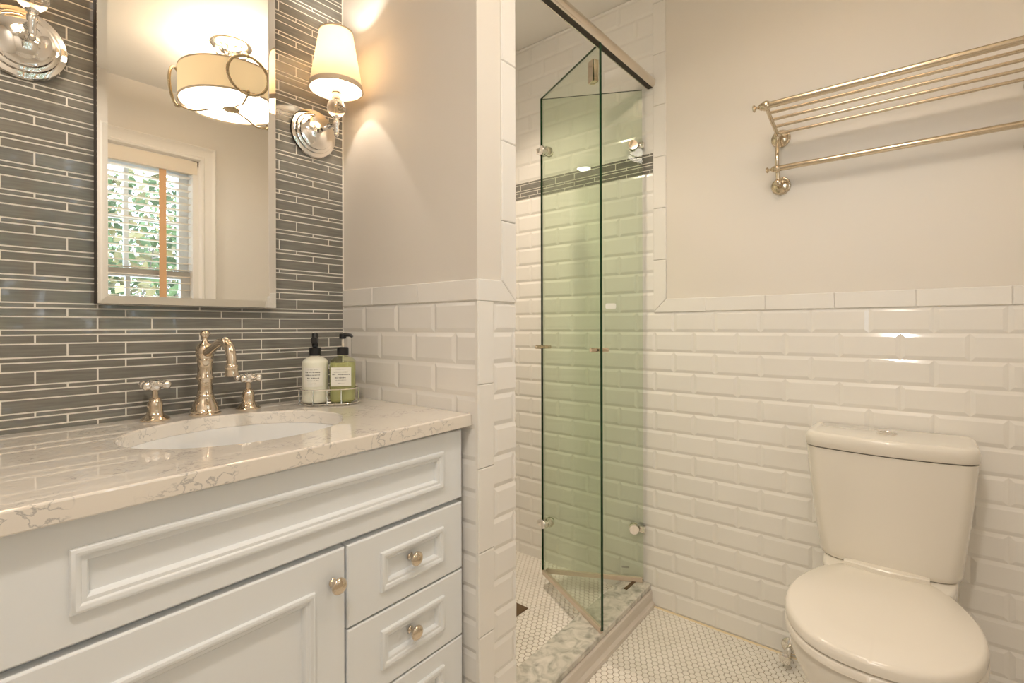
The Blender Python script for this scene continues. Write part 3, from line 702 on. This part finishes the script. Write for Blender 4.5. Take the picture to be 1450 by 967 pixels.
# ------------------------------------------------------------------ bifold shower door
GC = Vector((.604, -.572, 0)); GF = Vector((.818, -.168, 0)); GWl = Vector((1.010, -.529, 0))
ZG0, ZG1 = .098, 2.060
door = thing('shower_door', (GC.x, GC.y, ZG0), 'folded two-panel frameless green glass shower door with nickel hinges', 'shower door')
def panel(p, q, name, edges=(1, 1)):
    p = p-GC; q = q-GC; d = (q-p).normalized(); n = Vector((-d.y, d.x, 0))*.0045; h = ZG1-ZG0
    P_ = [p+n, q+n, q-n, p-n]; mb = MB()
    vs = [(v.x, v.y, 0) for v in P_]+[(v.x, v.y, h) for v in P_]
    mb.add(vs, [(0, 1, 5, 4), (2, 3, 7, 6)], 0); mb.add(vs, [(1, 2, 6, 5), (3, 0, 4, 7), (0, 3, 2, 1), (4, 5, 6, 7)], 1)
    return mb.out(name, [M_GLASS, M_GEDGE], door, smooth=False), d, n
pa, da, na = panel(GC, GF-(GF-GC).normalized()*.006, 'glass_panel')
pb, db, nb = panel(GF+(GWl-GF).normalized()*.008, GWl, 'glass_panel')
def seal(p, q):
    p = p-GC; q = q-GC; d = (q-p).normalized(); n = Vector((-d.y, d.x, 0))*.0058; mb = MB()
    P_ = [p+n, q+n, q-n, p-n]; mb.loft([[(v.x, v.y, -.008) for v in P_], [(v.x, v.y, .009) for v in P_]]); mb.out('bottom_seal', M_SEAL, door, smooth=False)
seal(GC+(GF-GC)*.01, GF-(GF-GC)*.03); seal(GF+(GWl-GF)*.04, GWl-(GWl-GF)*.01)
# hinges: round clamp discs joined by a short bar between the two panels, and wall-side discs
for z in (1.838, .303):
    mb = MB()
    for P0, dd, nn in ((GF-(GF-GC).normalized()*.032, da, na), (GF+(GWl-GF).normalized()*.034, db, nb)):
        c = P0-GC; nv = nn.normalized()
        m4 = nv.to_track_quat('Z', 'Y').to_matrix().to_4x4()
        mb.lathe([(.0001, -.016), (.016, -.016), (.018, -.013), (.018, -.007), (.014, -.0065), (.014, .0065), (.018, .007), (.018, .013), (.016, .016), (.0001, .016)], (c.x, c.y, z-ZG0), n=28, mat4=m4, caps=False)
    c = GF-GC; mb.rbox((c.x-.026, c.y-.014, z-ZG0-.011), (c.x+.026, c.y+.006, z-ZG0+.011), .003)
    mb.out('hinge', M_CHROME, door, smooth=35)
    mb = MB(); c = GWl-(GWl-GF).normalized()*.036-GC; m4 = nb.normalized().to_track_quat('Z', 'Y').to_matrix().to_4x4()
    mb.lathe([(.0001, -.020), (.018, -.020), (.020, -.017), (.020, -.008), (.015, -.007), (.015, .007), (.020, .008), (.020, .017), (.018, .020), (.0001, .020)], (c.x, c.y, z-ZG0), n=28, mat4=m4, caps=False)
    c2 = GWl-GC; mb.rbox((c2.x-.012, c2.y-.010, z-ZG0-.012), (XW-GC.x-.001, c2.y+.014, z-ZG0+.012), .003)
    mb.out('hinge', M_CHROME, door, smooth=35)
# knobs at mid height
for P0, nn, zz in ((GC+(GF-GC).normalized()*.016, na, 1.035), (GF-(GF-GC).normalized()*.012, na, 1.03)):
    c = P0-GC; m4 = nn.normalized().to_track_quat('Z', 'Y').to_matrix().to_4x4()
    mb = MB(); mb.lathe([(.0001, -.036), (.0075, -.036), (.008, -.034), (.008, -.006), (.006, -.0055), (.006, .0055), (.008, .006), (.008, .030), (.0075, .032), (.0001, .032)], (c.x, c.y, zz-ZG0), n=20, mat4=m4, caps=False)
    mb.out('door_knob', M_NICK, door, smooth=40)
# sticker and maker's mark on the wall-side panel
def on_panel_b(s_, z, w, h, m, name, r=.003):
    pb_ = GWl-db*s_-GC; nv = nb.normalized(); side = -1 if nv.dot(Vector((-.8847, -1.4167, 0))-GWl) < 0 else 1
    c = pb_+nv*side*.0047; mb = MB(); ring = []
    for k in range(32):
        a = 2*PI*k/32; ca, sa = math.cos(a), math.sin(a); q = (abs(ca)**6+abs(sa)**6)**(-1/6); ring.append((w/2*q*ca, h/2*q*sa))
    mb.loft([[tuple(c+db*x+nv*side*o+Vector((0, 0, z-ZG0+y))) for x, y in ring] for o in (0, .0004)]); return mb.out(name, m, door, smooth=False)
on_panel_b(.125, 1.196, .042, .022, mat('sticker_white', (.9, .9, .88), .4), 'sticker')
on_panel_b(.070, .146, .030, .008, mat('etched_mark', (.33, .34, .28), .6), 'etched_mark')
# sliding clamp under the rail
mb = MB(); c = (GF-GC).normalized()*.045; m4 = Matrix.Rotation(math.atan2(da.y, da.x), 4, 'Z')
mb2 = MB(); mb2.rbox((-.016, -.012, 0), (.016, .012, .075), .005)
mb.add([tuple(m4 @ Vector(v)+Vector((c.x, c.y, 1.945-ZG0))) for v in mb2.v], mb2.f)
mb.out('hanger_clamp', M_NICK, door, smooth=40)
# bronze sweep strip on the curb by the wall
rl2 = thing('door_track', (0, 0, 0), 'polished nickel header rail above the shower door', 'rail')
RY, RZ, RR = -.560, 2.080, .0235
def sweep_x(prof, x0, x1): return [[(x0, RY+y, RZ+z) for y, z in prof], [(x1, RY+y, RZ+z) for y, z in prof]]
prof = [(RR*math.cos(a), RR*math.sin(a)) for a in [math.radians(-60+300*k/30) for k in range(31)]]
mb = MB(); mb.loft(sweep_x(prof, PT-.004, XW+.002)); mb.out('rail_body', M_RAIL, rl2, smooth=35)
mb = MB(); mb.box((PT, RY-.0115, RZ-RR*.90), (XW-.001, RY+.0085, RZ-RR*.62)); mb.out('rail_slot', M_DARK, rl2, smooth=False)
mb = MB(); m4 = Matrix.Rotation(math.radians(0), 4, 'Z'); p = GWl-(GWl-GF).normalized()*.065
mb.rbox((.915, -.505, .0887), (1.0, -.492, .0915), .001); mb.out('threshold_strip', M_BRONZE, None, smooth=False, label='short dark bronze sweep strip on the curb under the door hinge side', cat='strip')
# floor drain
dr = thing('floor_drain', (.600, -.165, .0276), 'small bronze drain in the shower floor, mostly behind the partition', 'drain')
mb = MB(); mb.rbox((-.055, -.055, 0), (.055, .055, .0035), .001); mb.out('drain_cover', M_BRONZE, dr, smooth=False)

# ------------------------------------------------------------------ towel rack
rk = thing('towel_rack', (XW, -1.316, 1.55), 'polished nickel train rack with five shelf bars and a towel bar on the wall', 'towel rack')
YA, YB = -1.028-(-1.316), -1.640-(-1.316)
for yy in (YA, YB):
    for z in (1.748-1.55, 1.588-1.55):
        mb = MB(); mb.lathe([(.030, -.003), (.0305, 0), (.0285, .004), (.026, .005), (.024, .009), (.018, .013), (.011, .016), (.0095, .022), (.0085, .038), (.0110, .042), (.0110, .052), (.006, .056)], (0, yy, z), 'x', 32)
        mb.out('wall_flange', M_RACK, rk, smooth=40)
    mb = MB(); zu = 1.752-1.55
    mb.tube(smooth_path([(-.047, yy, .030), (-.047, yy, .06), (-.052, yy, .085), (-.060, yy, .11), (-.052, yy, .15), (-.047, yy, .178), (-.050, yy, .200)]), .0062, 12)
    mb.tube(smooth_path([(-.047, yy, .196), (-.085, yy, .208), (-.13, yy, .220), (-.20, yy, .243)]), .0060, 12)
    for z in (.040, .198): mb.sphere((-.047, yy, z), .0115, 16)
    mb.sphere((-.201, yy, .243), .0155, 18); mb.sphere((-.060, yy, .083), .0130, 16)
    s = 1 if yy == YA else -1
    for x, z, k in ((-.201, .243, 1), (-.060, .083, .85)):
        m4 = Matrix.Rotation(-s*PI/2, 4, 'X')
        mb.lathe([(r*k, h*k) for r, h in [(.010, .010), (.012, .013), (.009, .018), (.0045, .022), (.0045, .028), (.010, .031), (.0115, .034), (.010, .037), (.0001, .039)]], (x, yy, z), n=20, mat4=m4)
    mb.out('bracket', M_RACK, rk, smooth=45)
def bar(x, z, r, name): MB().tube([(x, YA, z), (x, YB, z)], r, 18).out(name, M_RACK, rk, smooth=60)
bar(-.201, .243, .0098, 'shelf_bar')
for x, z in ((-.165, .232), (-.130, .222), (-.090, .212), (-.052, .200)): bar(x, z, .0048, 'shelf_bar')
bar(-.060, .083, .0092, 'towel_bar')

# ------------------------------------------------------------------ toilet
TY = -1.321
to = thing('toilet', (XW, TY, 0), 'two-piece off-white porcelain toilet with closed lid against the tiled wall', 'toilet')
def rr_ring(xb, xf, hw, z, bow=.0, r=.03, n=12, side=0):
    """rounded tank outline: back at x=xb, front at x=xf (more negative), front face bowed by bow"""
    pts = []
    cs = [(xb-r*.5, hw-r*.5, 0, r*.5), (xf+r, hw-r, PI/2, r), (xf+r, -hw+r, PI, r), (xb-r*.5, -hw+r*.5, 3*PI/2, r*.5)]
    for ci, (cx, cy, a0, q) in enumerate(cs):
        for k in range(n+1):
            a = a0+PI/2*k/n; pts.append([cx+q*math.cos(a), cy+q*math.sin(a)])
        if ci == 1:
            for k in range(1, 14): pts.append([xf, (hw-r)*(1-2*k/14)])
    out = []
    for x, y in pts:
        f = (x-xb)/(xf-xb); bo = bow*(1-(y/hw)**2)*max(0, (f-.3)/.7); out.append((x-bo, y, z))
    return out
mb = MB(); rings = []
for z, hw, xf, r in [(.4435, .153, -.170, .04), (.447, .159, -.174, .04), (.462, .162, -.178, .035), (.50, .165, -.180, .032), (.60, .177, -.187, .03), (.70, .186, -.192, .03), (.752, .1905, -.195, .03), (.7605, .191, -.1955, .03)]:
    rings.append(rr_ring(-.012, xf, hw, z, .028, r))
mb.loft(rings); mb.out('tank', M_PORC, to, smooth=50)
mb = MB(); rings = []
for z, hw, xf, r in [(.7630, .184, -.190, .03), (.7635, .191, -.196, .03), (.767, .194, -.199, .032), (.790, .194, -.199, .032), (.798, .192, -.1975, .034), (.8025, .188, -.194, .034), (.804, .183, -.189, .034), (.8041, .176, -.182, .034)]:
    rings.append(rr_ring(-.010, xf, hw, z, .030, r))
mb.loft(rings); lid = mb.out('tank_lid', M_PORC, to, smooth=50)
mb = MB(); mb.lathe([(.0225, .802), (.0235, .8075), (.0215, .8090), (.0205, .8080), (.0200, .8070), (.0010, .8070)], (-.105, 0, 0), n=32); mb.box((-.106, -.020, .8065), (-.104, .020, .8085)); mb.out('flush_button', M_CHROME, to, smooth=40)
def outline(tab, z, n=28, dx=0, sc=1):
    """tab: (x, halfwidth) from front tip to back; closed ring around"""
    P0 = [Vector((x, w, 0)) for x, w in tab]; q = smooth_path(P0, 5); L = [(p.x, p.y) for p in q]
    ring = [(x+dx, -w, z) for x, w in L]+[(x+dx, w, z) for x, w in reversed(L)]
    return ring
FT = -.667   # front tip of seat, local x
lidtab = [(FT, .0), (FT+.004, .045), (FT+.022, .095), (FT+.06, .138), (FT+.12, .172), (FT+.20, .189), (FT+.28, .187), (FT+.35, .170), (FT+.41, .146), (FT+.455, .122), (FT+.478, .098), (FT+.486, .06), (FT+.488, 0)]
def scal(tab, k, d=0): return [(FT+.27+(x-FT-.27)*k+d, w*k) for x, w in tab]
mb = MB(); mb.loft([outline(scal(lidtab, .985), .4135), outline(scal(lidtab, 1.0), .416), outline(scal(lidtab, 1.0), .432), outline(scal(lidtab, .985), .4385), outline(scal(lidtab, .95), .4425), outline(scal(lidtab, .7), .4475), outline(scal(lidtab, .35), .449)])
mb.out('seat_lid', M_SEAT, to, smooth=50)
mb = MB(); mb.loft([outline(scal(lidtab, .98), .390), outline(scal(lidtab, 1.005), .393), outline(scal(lidtab, 1.005), .4075), outline(scal(lidtab, .99), .4115)])
mb.out('seat', M_SEAT, to, smooth=50)
# raised hinge cover: long shallow arc between lid and tank
mb = MB(); rings = []
for k in range(17):
    t = -1+2*k/16; y = t*.094; x = -.205; w = .004+.024*(1-t*t); hgt = .4535+.006*(1-t**4)
    rings.append([(x-w, y, .436), (x-w, y, hgt-.003), (x-w+.003, y, hgt), (x+.012, y, hgt), (x+.012, y, .436)])
mb.loft(rings); mb.out('hinge_cover', M_SEAT, to, smooth=35)
# bowl and pedestal
def bt(kx, kw, back, bw_, fx=0):
    t = [(FT+.006+fx, 0), (FT+.012+fx, .043*kw), (FT+.032+fx, .092*kw), (FT+.068+fx*.9, .134*kw), (FT+.125+fx*.7, .166*kw), (FT+.205+fx*.5, .183*kw), (FT+.285+fx*.3, .178*kw), (FT+.35, .160*kw), (FT+.40, .5*(.146*kw+bw_)), (FT+.46, bw_), (FT+.56, bw_*1.02), (back-.004, bw_), (back, bw_*.6), (back, 0)]
    return t
bb = -.022
mb = MB(); rings = []
for z, kw, bw_, fx in [(0, .60, .108, .13), (.012, .615, .112, .125), (.03, .60, .108, .13), (.10, .62, .106, .125), (.18, .70, .112, .10), (.25, .82, .124, .06), (.31, .93, .138, .022), (.35, .985, .148, .004), (.375, 1.0, .152, 0), (.386, .99, .150, .002)]:
    rings.append(outline(bt(1, kw, bb, bw_, fx), z))
mb.loft(rings); mb.out('bowl', M_PORC, to, smooth=50)
mb = MB(); rings = []
dt = [(-.262, 0), (-.259, .10), (-.25, .128), (-.225, .140), (-.19, .147), (-.14, .152), (-.08, .154), (-.03, .152), (-.022, .12), (-.022, 0)]
for z, k in [(.384, .99), (.41, .995), (.434, 1.0), (.4405, .985), (.4430, .95)]: rings.append([(x*1.0, y*k, zz) for x, y, zz in outline(dt, z)])
mb.loft(rings); mb.out('deck', M_PORC, to, smooth=50)
mb = MB(); mb.lathe([(.014, 0), (.013, .010), (.009, .016), (.0001, .018)], (-.30, .118, .012), n=16)
mb.out('bolt_cap', M_PORC, to, smooth=60)
# supply valve
sv = thing('supply_valve', (XW, -1.052, .038), 'small chrome shut-off valve on the wall beside the toilet base', 'valve')
mb = MB(); mb.lathe([(.027, -.003), (.027, .002), (.020, .008), (.009, .011), (.0085, .05), (.011, .052), (.011, .075), (.006, .078)], (0, 0, 0), 'x', 24); 
mb.out('valve_body', M_CHROME, sv, smooth=40)
mb = MB(); mb.lathe([(.0001, 0), (.012, .001), (.017, .004), (.018, .009), (.013, .012), (.0001, .013)], (-.078, 0, 0), 'x', 16, caps=False); mb.out('valve_handle', M_CHROME, sv, smooth=60)
